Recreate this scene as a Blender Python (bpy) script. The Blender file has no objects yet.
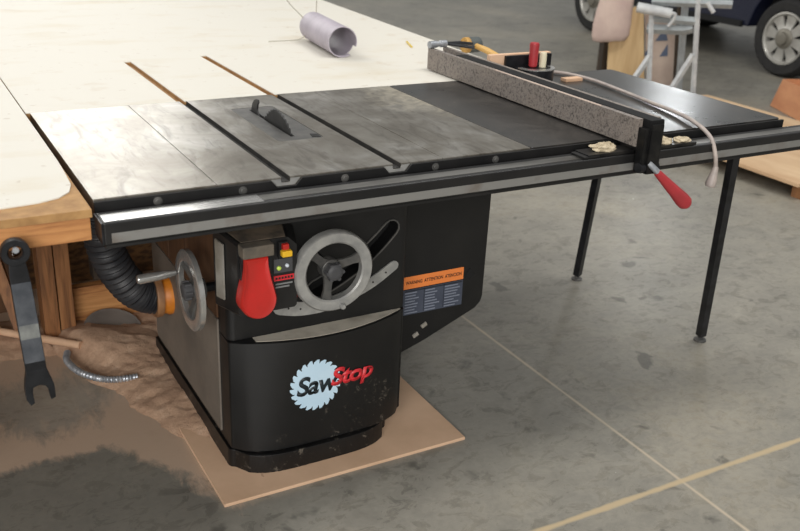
import bpy, bmesh, math, random
from mathutils import Vector, Matrix, noise
random.seed(7)
PI = math.pi
sc = bpy.context.scene
col = sc.collection

# ------------------------------------------------------------------ materials
def lin(c):
    return tuple(((v/255.0)/12.92 if v/255.0 <= .04045 else (((v/255.0)+.055)/1.055)**2.4) for v in c)
def rgba(c): return lin(c) + (1.0,)

class NT:
    def __init__(s, name):
        s.m = bpy.data.materials.new(name); s.m.use_nodes = True
        s.t = s.m.node_tree; s.b = s.t.nodes['Principled BSDF']
        s.tc = s.t.nodes.new('ShaderNodeTexCoord')
    def n(s, kind, **kw):
        o = s.t.nodes.new(kind)
        for k, v in kw.items(): setattr(o, k, v)
        return o
    def l(s, a, b): s.t.links.new(a, b)
    def co(s, sx=1, sy=1, sz=1):
        if sx == sy == sz == 1: return s.tc.outputs['Object']
        m = s.n('ShaderNodeMapping'); m.inputs['Scale'].default_value = (sx, sy, sz)
        s.l(s.tc.outputs['Object'], m.inputs['Vector']); return m.outputs['Vector']
    def noise(s, scale, detail=4, rough=.55, vec=None, dist=0):
        o = s.n('ShaderNodeTexNoise'); o.inputs['Scale'].default_value = scale
        o.inputs['Detail'].default_value = detail; o.inputs['Roughness'].default_value = rough
        o.inputs['Distortion'].default_value = dist
        s.l(vec or s.co(), o.inputs['Vector']); return o.outputs['Fac']
    def ramp(s, fac, stops, interp='LINEAR'):
        r = s.n('ShaderNodeValToRGB'); r.color_ramp.interpolation = interp
        e = r.color_ramp.elements
        while len(e) < len(stops): e.new(.5)
        for el, (p, c) in zip(e, stops):
            el.position = p; el.color = c if len(c) == 4 else rgba(c)
        s.l(fac, r.inputs['Fac']); return r.outputs['Color']
    def bw(s, fac, a, b):
        return s.ramp(fac, [(a, (0, 0, 0, 1)), (b, (1, 1, 1, 1))])
    def mix(s, fac, a, b):
        o = s.n('ShaderNodeMix', data_type='RGBA')
        if isinstance(fac, (int, float)): o.inputs[0].default_value = fac
        else: s.l(fac, o.inputs[0])
        for v, i in ((a, 6), (b, 7)):
            if isinstance(v, tuple): o.inputs[i].default_value = v if len(v) == 4 else rgba(v)
            else: s.l(v, o.inputs[i])
        return o.outputs[2]
    def math(s, op, a, b=0.0, clamp=False):
        o = s.n('ShaderNodeMath', operation=op); o.use_clamp = clamp
        for v, i in ((a, 0), (b, 1)):
            if isinstance(v, (int, float)): o.inputs[i].default_value = v
            else: s.l(v, o.inputs[i])
        return o.outputs[0]
    def xyz(s):
        o = s.n('ShaderNodeSeparateXYZ'); s.l(s.tc.outputs['Object'], o.inputs[0]); return o.outputs
    def bump(s, h, strength=.2, dist=.002):
        o = s.n('ShaderNodeBump'); o.inputs['Strength'].default_value = strength
        o.inputs['Distance'].default_value = dist
        s.l(h, o.inputs['Height']); s.l(o.outputs[0], s.b.inputs['Normal'])
    def base(s, c):
        if isinstance(c, tuple): s.b.inputs['Base Color'].default_value = c if len(c) == 4 else rgba(c)
        else: s.l(c, s.b.inputs['Base Color'])
    def rm(s, rough, metal=0.0):
        if isinstance(rough, (int, float)): s.b.inputs['Roughness'].default_value = rough
        else: s.l(rough, s.b.inputs['Roughness'])
        s.b.inputs['Metallic'].default_value = metal
    def rng(s, fac, lo, hi):
        o = s.n('ShaderNodeMapRange'); o.inputs['To Min'].default_value = lo; o.inputs['To Max'].default_value = hi
        s.l(fac, o.inputs['Value']); return o.outputs[0]

def mat(name, c1, c2=None, rough=.5, metal=0.0, scale=8, lo=.35, hi=.65, detail=5, bump=0, bscale=None, stretch=(1, 1, 1), coat=0, spec=None):
    k = NT(name)
    if c2 is None: k.base(c1)
    else: k.base(k.ramp(k.noise(scale, detail, vec=k.co(*stretch)), [(lo, c1), (hi, c2)]))
    k.rm(rough, metal)
    if bump: k.bump(k.noise(bscale or scale*3, 4), bump)
    if coat: k.b.inputs['Coat Weight'].default_value = coat
    if spec is not None: k.b.inputs['Specular IOR Level'].default_value = spec
    return k.m

M = {}
M['black_paint'] = mat('black_paint', (17, 17, 18), (30, 29, 29), .42, scale=9, bump=.05, bscale=120)
M['black_cabinet'] = mat('black_cabinet', (11, 11, 12), (24, 23, 22), .5, scale=7, lo=.45, hi=.8, bump=.06, bscale=200)
M['black_metal'] = mat('black_metal', (18, 19, 22), (38, 39, 43), .38, .3, scale=25)
M['recess_black'] = mat('recess_black', (7, 7, 7), rough=.8)
M['worn_black_steel'] = mat('worn_black_steel', (26, 26, 27), (60, 58, 55), .35, .5, scale=18, lo=.45, hi=.75)
M['slot_dark'] = mat('slot_dark', (26, 25, 24), (46, 43, 39), .75, scale=30)
M['blade_dark'] = mat('blade_dark', (30, 30, 31), (46, 45, 44), .5, .2, scale=20)
M['beam_black'] = mat('beam_black', (11, 11, 12), (20, 20, 21), .7, scale=12, spec=.25)
M['grey_casting'] = mat('grey_casting', (140, 140, 138), (165, 164, 160), .38, .25, scale=30)
M['polished_casting'] = mat('polished_casting', (176, 176, 174), (200, 199, 196), .26, .75, scale=30)
M['dark_casting'] = mat('dark_casting', (78, 78, 77), (100, 98, 95), .45, .4, scale=30)
M['chrome'] = mat('chrome', (215, 215, 215), rough=.16, metal=1)
M['galvanised'] = mat('galvanised', (150, 155, 162), (185, 188, 192), .4, .6, scale=40)
M['steel_strip'] = mat('steel_strip', (150, 149, 146), (120, 108, 98), .4, .55, scale=9, lo=.5, hi=.72)
M['tape_strip'] = mat('tape_strip', (150, 148, 144), (96, 93, 88), .28, .8, scale=14, lo=.42, hi=.68, stretch=(.25, 1, 1))
M['highlight_tape'] = mat('highlight_tape', (205, 205, 204), (185, 184, 182), .22, .85, scale=10, stretch=(.3, 1, 1))
M['red_plastic'] = mat('red_plastic', (190, 34, 28), (172, 38, 30), .4, scale=14, bump=.03, bscale=60)
M['red_rubber'] = mat('red_rubber', (172, 48, 54), (154, 48, 52), .5, scale=20)
M['grey_dusty'] = mat('grey_dusty', (70, 66, 60), (112, 102, 88), .8, scale=16)
M['dusty_top'] = mat('dusty_top', (62, 56, 49), (108, 94, 78), .85, scale=22)
M['ledge_dust'] = mat('ledge_dust', (178, 171, 158), (128, 121, 111), .75, scale=13, lo=.45, hi=.8)
M['panel_grey'] = mat('panel_grey', (66, 66, 68), rough=.6)
M['label_blue'] = mat('label_blue', (56, 62, 76), (68, 74, 88), .6, scale=12)
M['label_line'] = mat('label_line', (120, 126, 140), rough=.6)
M['label_dark'] = mat('label_dark', (28, 32, 42), rough=.6)
M['orange_label'] = mat('orange_label', (226, 128, 62), rough=.55)
M['ink'] = mat('ink', (24, 18, 16), rough=.6)
M['badge_blue'] = mat('badge_blue', (176, 205, 224), (190, 214, 230), .45, scale=6)
M['logo_black'] = mat('logo_black', (22, 34, 40), rough=.45)
M['logo_red'] = mat('logo_red', (206, 44, 52), rough=.45)
M['grey_print'] = mat('grey_print', (120, 122, 122), rough=.6)
M['yellow_plastic'] = mat('yellow_plastic', (230, 180, 40), rough=.45)
M['orange_plastic'] = mat('orange_plastic', (214, 130, 30), (180, 104, 30), .5, scale=20)
M['white_plate'] = mat('white_plate', (150, 146, 138), (120, 114, 104), .6, scale=15)
M['hose_black'] = mat('hose_black', (34, 35, 39), (48, 48, 50), .5, scale=20)
M['duct_collar'] = mat('duct_collar', (150, 108, 70), (120, 84, 56), .6, scale=25)
M['melamine'] = None
M['osb'] = mat('osb', (120, 84, 48), (74, 50, 28), .8, scale=26, detail=3, lo=.4, hi=.6, stretch=(1, 1, 2.2))
M['brown_panel'] = mat('brown_panel', (98, 66, 40), (78, 52, 32), .75, scale=5, stretch=(8, 8, .6))
M['mdf'] = mat('mdf', (176, 136, 86), (150, 112, 68), .75, scale=30)
M['hardboard'] = mat('hardboard', (214, 180, 150), (192, 158, 128), .72, scale=5, lo=.35, hi=.7)
M['pallet_ply'] = mat('pallet_ply', (212, 182, 146), (194, 160, 124), .7, scale=5, stretch=(1.5, .4, 1))
M['pallet_block'] = mat('pallet_block', (150, 104, 66), (116, 78, 48), .75, scale=14)
M['box_ply'] = mat('box_ply', (206, 146, 104), (188, 126, 88), .65, scale=4, stretch=(1, 1, 3))
M['panel_ply'] = mat('panel_ply', (216, 186, 140), (200, 166, 120), .65, scale=5, stretch=(6, 6, .7))
M['pink_board'] = mat('pink_board', (190, 172, 158), (176, 156, 144), .7, scale=8)
M['blue_grey'] = mat('blue_grey', (74, 86, 110), (88, 98, 118), .6, scale=10)
M['dark_wood'] = mat('dark_wood', (66, 54, 42), (48, 40, 32), .75, scale=10, stretch=(4, 4, .6))
M['bag_cloth'] = mat('bag_cloth', (206, 184, 172), (190, 166, 158), .9, scale=6, bump=.2, bscale=30)
M['stand_white'] = mat('stand_white', (206, 208, 208), (182, 184, 186), .5, scale=18)
M['stand_grey'] = mat('stand_grey', (166, 172, 174), (148, 152, 154), .5, scale=18)
M['pvc'] = mat('pvc', (172, 164, 174), (158, 150, 160), .55, scale=14)
M['wire'] = mat('wire', (168, 162, 148), rough=.45, metal=.4)
M['mallet_grey'] = mat('mallet_grey', (78, 84, 84), (64, 68, 68), .65, scale=20)
M['mallet_face'] = mat('mallet_face', (196, 152, 76), (150, 112, 58), .6, scale=30)
M['handle_wood'] = mat('handle_wood', (206, 164, 92), (188, 144, 78), .55, scale=12, stretch=(1, .3, 1))
M['pale_wood'] = mat('pale_wood', (216, 180, 150), (200, 162, 130), .7, scale=10)
M['chips'] = mat('chips', (196, 182, 156), (150, 136, 112), .95, scale=90, bump=.5)
M['grey_plastic'] = mat('grey_plastic', (122, 116, 110), (104, 98, 94), .6, scale=14)
M['cream'] = mat('cream', (214, 206, 178), rough=.5)
M['hose_grey'] = mat('hose_grey', (172, 160, 152), (146, 136, 132), .5, scale=26)
M['pencil'] = mat('pencil', (206, 178, 70), rough=.5)
M['wrench_black'] = mat('wrench_black', (20, 21, 24), (34, 35, 38), .45, .3, scale=26)
M['wrench_label'] = mat('wrench_label', (56, 60, 66), (80, 83, 88), .55, scale=30)
M['wrench_pale'] = mat('wrench_pale', (128, 130, 126), (92, 94, 94), .6, scale=36)
M['truck_navy'] = mat('truck_navy', (14, 20, 42), (18, 24, 48), .4, .1, scale=3, coat=.2)
M['truck_dark'] = mat('truck_dark', (10, 11, 13), rough=.8)
M['glass_dark'] = mat('glass_dark', (18, 22, 26), rough=.06)
M['tyre'] = mat('tyre', (24, 24, 25), (38, 37, 36), .8, scale=20, bump=.2, bscale=60)
M['wheel_silver'] = mat('wheel_silver', (188, 186, 180), (170, 168, 162), .35, .55, scale=12)
M['hub_grey'] = mat('hub_grey', (126, 122, 112), rough=.45, metal=.4)
M['led_green'] = mat('led_green', (196, 224, 90), rough=.3)
M['led_white'] = mat('led_white', (205, 212, 222), rough=.3)

def wood_mat(name, c1, c2, c3, axis, rough=.6):
    k = NT(name)
    s = {'x': (1.2, 14, 14), 'y': (14, 1.2, 14), 'z': (14, 14, 1.2)}[axis]
    a = k.noise(3.2, 6, .6, k.co(*s), .6)
    c = k.ramp(a, [(.3, c1), (.5, c2), (.68, c3)])
    g = k.bw(k.noise(2.2, 2, .5), .62, .7)
    k.base(k.mix(k.math('MULTIPLY', g, .35), c, c3)); k.rm(rough)
    k.bump(a, .08); return k.m
M['pine_x'] = wood_mat('pine_board', (206, 152, 96), (184, 128, 76), (140, 88, 48), 'x')
M['pine_z'] = wood_mat('pine_post', (168, 118, 74), (140, 94, 56), (92, 60, 36), 'z')
M['pine_y'] = wood_mat('pine_rail', (176, 118, 66), (146, 92, 50), (104, 64, 34), 'y')

def melamine():
    k = NT('white_melamine')
    a = k.bw(k.noise(2.4, 5, .6, k.co(1, 2.2, 1)), .53, .78)
    b = k.bw(k.noise(9, 4, .6), .6, .72)
    c = k.mix(k.math('MULTIPLY', a, .55), (212, 208, 198), (196, 182, 154))
    c = k.mix(k.math('MULTIPLY', b, .22), c, (176, 150, 112))
    x = k.bw(k.noise(30, 2, .5), .7, .74)
    c = k.mix(k.math('MULTIPLY', x, .25), c, (140, 112, 80))
    k.base(c); k.rm(.62); k.b.inputs['Specular IOR Level'].default_value = .3; return k.m
M['melamine'] = melamine()

def cast_iron():
    k = NT('cast_iron')
    st = k.noise(5, 6, .65, k.co(1, 1, 1), .8)
    c = k.ramp(st, [(.3, (122, 115, 104)), (.5, (156, 151, 142)), (.72, (192, 190, 186))])
    sw = k.noise(26, 4, .6, k.co(1, .22, 1), 1.5)
    c = k.mix(k.math('MULTIPLY', k.bw(sw, .5, .68), .55), c, (88, 82, 74))
    br = k.bw(k.noise(2.6, 5, .65, k.co(1, .6, 1), 1.0), .48, .62)
    c = k.mix(k.math('MULTIPLY', br, .5), c, (110, 102, 90))
    X = k.xyz()
    # sawdust dusted round the blade opening, with a ragged edge
    dx = k.math('SUBTRACT', X[0], .60); dy = k.math('MULTIPLY', k.math('SUBTRACT', X[1], .22), .8)
    d = k.math('SQRT', k.math('ADD', k.math('MULTIPLY', dx, dx), k.math('MULTIPLY', dy, dy)))
    d = k.math('ADD', d, k.math('MULTIPLY', k.math('SUBTRACT', k.noise(14, 5, .7, None, 2.0), .5), .42))
    dust = k.ramp(d, [(.0, (1, 1, 1, 1)), (.24, (0, 0, 0, 1))])
    k.base(k.mix(k.math('MULTIPLY', dust, .8), c, (204, 194, 172)))
    k.rm(k.rng(st, .27, .42)); k.b.inputs['Metallic'].default_value = .8
    k.l(k.math('SUBTRACT', .85, k.math('MULTIPLY', dust, .5)), k.b.inputs['Metallic'])
    k.bump(k.noise(60, 3, .5, k.co(1, .1, 1)), .04, .001)
    return k.m
M['cast_iron'] = cast_iron()

def black_laminate():
    k = NT('black_laminate')
    a = k.noise(6, 6, .7, None, 1.0)
    c = k.ramp(a, [(.38, (22, 22, 22)), (.55, (44, 42, 40)), (.75, (70, 66, 62))])
    sp = k.bw(k.noise(80, 2, .5), .7, .76)
    k.base(k.mix(k.math('MULTIPLY', sp, .35), c, (130, 122, 112)))
    k.rm(k.rng(a, .2, .4)); return k.m
M['black_laminate'] = black_laminate()

def fence_face():
    k = NT('speckled_laminate')
    c = k.ramp(k.noise(130, 3, .7), [(.34, (64, 58, 55)), (.45, (112, 105, 100)), (.56, (136, 128, 121)), (.68, (100, 88, 82))])
    d = k.bw(k.noise(190, 2, .6), .58, .68)
    c = k.mix(k.math('MULTIPLY', d, .5), c, (58, 52, 50))
    w = k.bw(k.noise(5, 4, .6), .45, .7)
    k.base(k.mix(k.math('MULTIPLY', w, .4), c, (134, 120, 108))); k.rm(.5); return k.m
M['fence_face'] = fence_face()

def side_panel():
    k = NT('dusty_side_panel')
    c = k.ramp(k.noise(4, 6, .65), [(.3, (92, 86, 79)), (.7, (122, 113, 103))])
    d = k.bw(k.noise(18, 5, .65), .6, .75)
    k.base(k.mix(k.math('MULTIPLY', d, .4), c, (132, 118, 100))); k.rm(.6, .0); return k.m
M['side_panel'] = side_panel()

def scuffed_black():
    k = NT('scuffed_black')
    c = k.ramp(k.noise(6, 5, .6), [(.4, (10, 10, 11)), (.8, (20, 19, 18))])
    a = k.bw(k.noise(30, 7, .8, None, .5), .58, .68)
    X = k.xyz()
    b = k.math('MAXIMUM', k.bw(k.noise(3, 3, .5), .5, .64), k.ramp(k.math('ADD', X[2], k.math('MULTIPLY', k.noise(9, 3), .12)), [(.10, (1, 1, 1, 1)), (.17, (0, 0, 0, 1))]))
    k.base(k.mix(k.math('MULTIPLY', k.math('MULTIPLY', a, b), .7), c, (128, 120, 108)))
    k.rm(k.rng(k.noise(10, 3), .34, .55)); k.bump(k.noise(160, 3), .05); return k.m
M['scuffed_black'] = scuffed_black()

def concrete():
    k = NT('stained_concrete')
    n1 = k.noise(.9, 9, .66, None, .3); n2 = k.noise(4.5, 9, .72, None, .3); n3 = k.noise(38, 4, .6)
    c = k.ramp(n1, [(.34, (103, 101, 95)), (.5, (131, 127, 117)), (.64, (154, 147, 132))])
    c = k.mix(k.math('MULTIPLY', k.bw(n2, .5, .68), .5), c, (82, 81, 74))
    c = k.mix(k.math('MULTIPLY', k.bw(k.noise(2.3, 8, .74, k.co(1, 1.8, 1), .5), .5, .68), .45), c, (160, 155, 142))
    c = k.mix(k.math('MULTIPLY', k.bw(n3, .46, .7), .3), c, (88, 86, 80))
    n4 = k.noise(13, 8, .75, k.co(1, 1.5, 1), .8)
    c = k.mix(k.math('MULTIPLY', k.bw(n4, .52, .66), .38), c, (84, 83, 78))
    c = k.mix(k.math('MULTIPLY', k.bw(n4, .46, .34), .3), c, (164, 160, 150))
    # oil spots and paint spatter
    c = k.mix(k.math('MULTIPLY', k.bw(k.noise(7, 4, .55, None, .4), .64, .70), .55), c, (58, 57, 53))
    c = k.mix(k.math('MULTIPLY', k.bw(k.noise(17, 3, .5), .765, .785), .8), c, (206, 204, 196))
    X = k.xyz()
    wob = k.math('SUBTRACT', k.noise(9, 4, .6), .5)
    # thin sawdust film swept across the slab left of the saw
    f = k.math('SUBTRACT', X[1], k.math('ADD', k.math('MULTIPLY', k.math('MAXIMUM', k.math('SUBTRACT', .276, X[0]), 0.0), 1.63), .075))
    f = k.math('MINIMUM', k.math('MULTIPLY', f, .52), k.math('MULTIPLY', k.math('SUBTRACT', .62, X[0]), 2.0))
    g = k.math('SUBTRACT', X[1], .43)
    f = k.math('MAXIMUM', f, k.math('MINIMUM', g, k.math('SUBTRACT', .6, X[0])))
    swp = k.math('SUBTRACT', k.noise(11, 8, .75, k.co(1.7, .55, 1), .5), .5)
    lump = k.math('SUBTRACT', k.noise(5, 4, .6), .5)
    f = k.math('ADD', f, k.math('MULTIPLY', k.math('ADD', swp, lump), .14))
    film = k.ramp(f, [(.0, (0, 0, 0, 1)), (.035, (1, 1, 1, 1))])
    ex = k.math('DIVIDE', k.math('ADD', X[0], .05), .23); ey = k.math('DIVIDE', k.math('SUBTRACT', X[1], .76), .22)
    el = k.math('SUBTRACT', 1.0, k.math('ADD', k.math('MULTIPLY', ex, ex), k.math('MULTIPLY', ey, ey)))
    el = k.math('ADD', el, k.math('MULTIPLY', swp, 2.6))
    bare = k.ramp(el, [(.1, (0, 0, 0, 1)), (.7, (1, 1, 1, 1))])
    film = k.math('MULTIPLY', film, k.math('SUBTRACT', 1.0, k.math('MULTIPLY', bare, .8)))
    c = k.mix(k.math('MULTIPLY', film, .85), c, (190, 165, 143))
    # dark swept patch in front of the dust
    near = k.math('SUBTRACT', .36, X[0]); near = k.math('MINIMUM', near, k.math('SUBTRACT', .66, X[1]))
    near = k.ramp(k.math('ADD', near, k.math('MULTIPLY', wob, .3)), [(.0, (0, 0, 0, 1)), (.14, (1, 1, 1, 1))])
    inv = k.math('SUBTRACT', 1.0, film)
    c = k.mix(k.math('MULTIPLY', k.math('MULTIPLY', near, inv), .35), c, (80, 78, 72))
    # two filled control joints
    j1 = k.math('ABSOLUTE', k.math('SUBTRACT', X[0], 1.4155)); j1 = k.math('ADD', j1, k.math('MULTIPLY', wob, .007))
    c = k.mix(k.ramp(j1, [(.0025, (1, 1, 1, 1)), (.0055, (0, 0, 0, 1))]), c, (192, 178, 156))
    j2 = k.math('ABSOLUTE', k.math('ADD', X[1], .366)); j2 = k.math('ADD', j2, k.math('MULTIPLY', wob, .016))
    c = k.mix(k.ramp(j2, [(.006, (.95, .95, .95, 1)), (.011, (0, 0, 0, 1))]), c, (192, 172, 138))
    k.base(c); k.rm(k.rng(n2, .3, .5)); k.bump(n3, .06, .002); return k.m
M['concrete'] = concrete()

def dust_mat():
    k = NT('sawdust')
    c = k.ramp(k.noise(14, 6, .7), [(.3, (162, 130, 106)), (.55, (186, 154, 128)), (.75, (204, 176, 152))])
    k.base(k.mix(k.math('MULTIPLY', k.bw(k.noise(120, 3, .6), .45, .7), .25), c, (134, 106, 86)))
    k.rm(.95); k.bump(k.noise(70, 6, .7), .7, .006); return k.m
M['dust'] = dust_mat()

# ------------------------------------------------------------------ mesh building
class MB:
    def __init__(s): s.bm = bmesh.new()
    def _take(s, b, mtx=None):
        if mtx is not None: bmesh.ops.transform(b, matrix=mtx, verts=b.verts)
        bmesh.ops.recalc_face_normals(b, faces=b.faces)
        me = bpy.data.meshes.new('t'); b.to_mesh(me); b.free()
        s.bm.from_mesh(me); bpy.data.meshes.remove(me); return s
    def box(s, x0, x1, y0, y1, z0, z1, bev=0, mtx=None, seg=2):
        b = bmesh.new(); bmesh.ops.create_cube(b, size=1)
        for v in b.verts:
            v.co = ((x0+x1)/2+v.co.x*(x1-x0), (y0+y1)/2+v.co.y*(y1-y0), (z0+z1)/2+v.co.z*(z1-z0))
        if bev: bmesh.ops.bevel(b, geom=list(b.edges), offset=bev, segments=seg, affect='EDGES', profile=.6)
        return s._take(b, mtx)
    def prism(s, pts, f, a, bb, bev=0, mtx=None):
        """polygon pts swept from a to bb; f(u, v, w) -> point"""
        b = bmesh.new(); n = len(pts)
        lo = [b.verts.new(f(u, v, a)) for u, v in pts]; hi = [b.verts.new(f(u, v, bb)) for u, v in pts]
        b.faces.new(lo); b.faces.new(hi[::-1])
        for i in range(n): b.faces.new((lo[i], lo[(i+1) % n], hi[(i+1) % n], hi[i]))
        if bev:
            bmesh.ops.recalc_face_normals(b, faces=b.faces)
            bmesh.ops.bevel(b, geom=list(b.edges), offset=bev, segments=2, affect='EDGES', profile=.6)
        return s._take(b, mtx)
    def loft(s, rings, caps=True, closed=False):
        b = bmesh.new(); R = [[b.verts.new(p) for p in r] for r in rings]; n = len(R[0])
        m = len(R)
        for i in range(m if closed else m-1):
            A, B = R[i], R[(i+1) % m]
            for j in range(n): b.faces.new((A[j], A[(j+1) % n], B[(j+1) % n], B[j]))
        if caps and not closed: b.faces.new(R[0][::-1]); b.faces.new(R[-1])
        return s._take(b)
    def tube(s, pts, r, seg=12, caps=True, radii=None):
        pts = [Vector(p) for p in pts]; rings = []
        t0 = (pts[1]-pts[0]).normalized()
        u = t0.cross(Vector((0, 0, 1)))
        if u.length < .05: u = t0.cross(Vector((1, 0, 0)))
        u.normalize()
        for i, p in enumerate(pts):
            t = (pts[min(i+1, len(pts)-1)]-pts[max(i-1, 0)]).normalized()
            u = (u-t*u.dot(t)).normalized(); w = t.cross(u)
            rr = radii[i] if radii else r
            rings.append([p+(u*math.cos(2*PI*k/seg)+w*math.sin(2*PI*k/seg))*rr for k in range(seg)])
        return s.loft(rings, caps)
    def lathe(s, prof, o, d, seg=32, closed=False, caps=True):
        """prof = (radius, height) pairs about axis d through o"""
        o = Vector(o); d = Vector(d).normalized()
        u = d.cross(Vector((0, 0, 1)))
        if u.length < .05: u = d.cross(Vector((1, 0, 0)))
        u.normalize(); w = d.cross(u)
        rings = [[o+d*h+(u*math.cos(2*PI*k/seg)+w*math.sin(2*PI*k/seg))*max(r, 1e-5) for k in range(seg)] for r, h in prof]
        return s.loft(rings, caps, closed)
    def poly(s, pts, th, n):
        """flat outline of 3D points given thickness th along n"""
        n = Vector(n).normalized()
        pp = [Vector(p) for p in pts]
        b = bmesh.new(); lo = [b.verts.new(p) for p in pp]; hi = [b.verts.new(p+n*th) for p in pp]
        b.faces.new(lo); b.faces.new(hi[::-1]); k = len(pp)
        for i in range(k): b.faces.new((lo[i], lo[(i+1) % k], hi[(i+1) % k], hi[i]))
        return s._take(b)

def wloc(o):
    v = Vector(o.location)
    while o.parent: o = o.parent; v += o.location
    return v
def obj(name, mb, m, parent=None, loc=None, smooth=40):
    """link a builder's mesh (built in world coordinates) as one object"""
    bm = mb.bm; o0 = wloc(parent) if parent else Vector((0, 0, 0))
    L = Vector(loc) if loc else Vector((0, 0, 0))
    bmesh.ops.translate(bm, verts=bm.verts, vec=-(o0+L))
    me = bpy.data.meshes.new(name); bm.to_mesh(me); bm.free()
    if smooth:
        me.shade_smooth(); me.set_sharp_from_angle(angle=math.radians(smooth))
    o = bpy.data.objects.new(name, me); col.objects.link(o)
    o.location = L; me.materials.append(M[m])
    if parent: o.parent = parent
    if smooth: weighted(o)
    return o
def weighted(o):
    """large flat faces keep their own normal beside bevels"""
    md = o.modifiers.new('weighted', 'WEIGHTED_NORMAL'); md.keep_sharp = True; md.weight = 90
def thing(name, label, cat, loc=(0, 0, 0), group=None):
    o = bpy.data.objects.new(name, None); col.objects.link(o); o.location = loc
    o.empty_display_size = .1
    return tag(o, label, cat, group)
def tag(o, label, cat, group=None, kind=None):
    o['label'] = label; o['category'] = cat
    if group: o['group'] = group
    if kind: o['kind'] = kind
    return o
def carve(o, cutters):
    """cut solid builders out of an object's mesh"""
    o.modifiers.clear()
    for mb in cutters:
        me = bpy.data.meshes.new('c'); bmesh.ops.translate(mb.bm, verts=mb.bm.verts, vec=-wloc(o)); mb.bm.to_mesh(me); mb.bm.free()
        c = bpy.data.objects.new('c', me); col.objects.link(c)
        md = o.modifiers.new('b', 'BOOLEAN'); md.operation = 'DIFFERENCE'; md.solver = 'EXACT'; md.object = c
        # evaluate with the cutter in the parent's space
        par = o.parent; loc = o.location.copy(); o.parent = None; o.location = (0, 0, 0)
        dg = bpy.context.evaluated_depsgraph_get(); dg.update()
        nm = bpy.data.meshes.new_from_object(o.evaluated_get(dg))
        o.modifiers.clear(); old = o.data; nm.name = old.name; o.data = nm
        o.parent = par; o.location = loc
        bpy.data.objects.remove(c); bpy.data.meshes.remove(me)
    o.data.shade_smooth(); o.data.set_sharp_from_angle(angle=math.radians(40)); weighted(o)
    return o
def spline(pts, n=8):
    """Catmull-Rom through pts"""
    P = [Vector(p) for p in pts]; P = [2*P[0]-P[1]]+P+[2*P[-1]-P[-2]]; out = []
    for i in range(1, len(P)-2):
        for k in range(n):
            t = k/n; a, b, c, d = P[i-1:i+3]
            out.append(.5*((2*b)+(c-a)*t+(2*a-5*b+4*c-d)*t*t+(3*b-a-3*c+d)*t**3))
    out.append(P[-2]); return out
def text_mesh(body, size, bold=0, shear=0, space=1.0):
    cu = bpy.data.curves.new('t', 'FONT'); cu.body = body; cu.size = size; cu.offset = bold; cu.shear = shear
    cu.space_character = space
    o = bpy.data.objects.new('t', cu); col.objects.link(o)
    dg = bpy.context.evaluated_depsgraph_get(); dg.update()
    me = bpy.data.meshes.new_from_object(o.evaluated_get(dg))
    bpy.data.objects.remove(o); bpy.data.curves.remove(cu)
    b = bmesh.new(); b.from_mesh(me); bpy.data.meshes.remove(me)
    bmesh.ops.triangulate(b, faces=b.faces); return b
def text_part(name, body, m, parent, f, width, height, bold=0, shear=0, th=.0006, space=1.0, cuts=2):
    """lettering fitted to width x height, mapped by f(u, v, depth)"""
    b = text_mesh(body, 1, bold, shear, space)
    xs = [v.co.x for v in b.verts]; ys = [v.co.y for v in b.verts]
    x0, x1, y0, y1 = min(xs), max(xs), min(ys), max(ys)
    ex = bmesh.ops.extrude_face_region(b, geom=list(b.faces))
    for v in [g for g in ex['geom'] if isinstance(g, bmesh.types.BMVert)]: v.co.z = 1
    for v in b.verts:
        v.co = f((v.co.x-x0)/(x1-x0)*width, (v.co.y-y0)/(y1-y0)*height, th if v.co.z > .5 else 0)
    mb = MB(); mb._take(b); return obj(name, mb, m, parent, smooth=0)

XY = lambda u, v, w: (u, v, w)
XZ = lambda u, v, w: (u, w, v)
YZ = lambda u, v, w: (w, u, v)
def rrect(x0, x1, y0, y1, r, n=5):
    out = []
    for cx, cy, a in ((x1-r, y1-r, 0), (x0+r, y1-r, 90), (x0+r, y0+r, 180), (x1-r, y0+r, 270)):
        for i in range(n+1):
            t = math.radians(a+90*i/n); out.append((cx+r*math.cos(t), cy+r*math.sin(t)))
    return out
def circ(cx, cy, r, n=24, a0=0, a1=360):
    full = abs(a1-a0) >= 360
    k = n if full else n+1
    return [(cx+r*math.cos(math.radians(a0+(a1-a0)*i/n)), cy+r*math.sin(math.radians(a0+(a1-a0)*i/n))) for i in range(k)]
def band(center, w0, w1=None):
    """outline of a strip along a 2D centre line with rounded ends"""
    P = [Vector((p[0], p[1], 0)) for p in center]; L, R = [], []
    n = len(P)
    for i, p in enumerate(P):
        t = (P[min(i+1, n-1)]-P[max(i-1, 0)]).normalized(); nn = Vector((-t.y, t.x, 0))
        w = w0 if w1 is None else w0+(w1-w0)*i/(n-1)
        L.append((p+nn*w)[:2]); R.append((p-nn*w)[:2])
    t = (P[-1]-P[-2]).normalized(); w = w0 if w1 is None else w1
    a = math.atan2(t.y, t.x)
    capE = [(P[-1].x+w*math.cos(a+PI/2-PI*k/6), P[-1].y+w*math.sin(a+PI/2-PI*k/6)) for k in range(1, 6)]
    t = (P[0]-P[1]).normalized(); a = math.atan2(t.y, t.x)
    capS = [(P[0].x+w0*math.cos(a+PI/2-PI*k/6), P[0].y+w0*math.sin(a+PI/2-PI*k/6)) for k in range(1, 6)]
    return L+capE+R[::-1]+capS

Z = .876          # saw table height
XR = 1.073        # right edge of the cast-iron top

# ------------------------------------------------------------------ floor
fl = MB(); fl.box(-7, 14, -6, 15, -.1, 0)
fo = obj('floor', fl, 'concrete', smooth=0); fo['kind'] = 'structure'
fo['label'] = 'grey stained concrete slab floor with two filled control joints'

# ------------------------------------------------------------------ hardboard sheet under the saw
h = MB(); h.box(.264, .985, .06, 1.02, 0, .010, .002)
tag(obj('hardboard_sheet', h, 'hardboard'), 'thin tan hardboard sheet lying on the floor under the saw cabinet', 'sheet')

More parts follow.
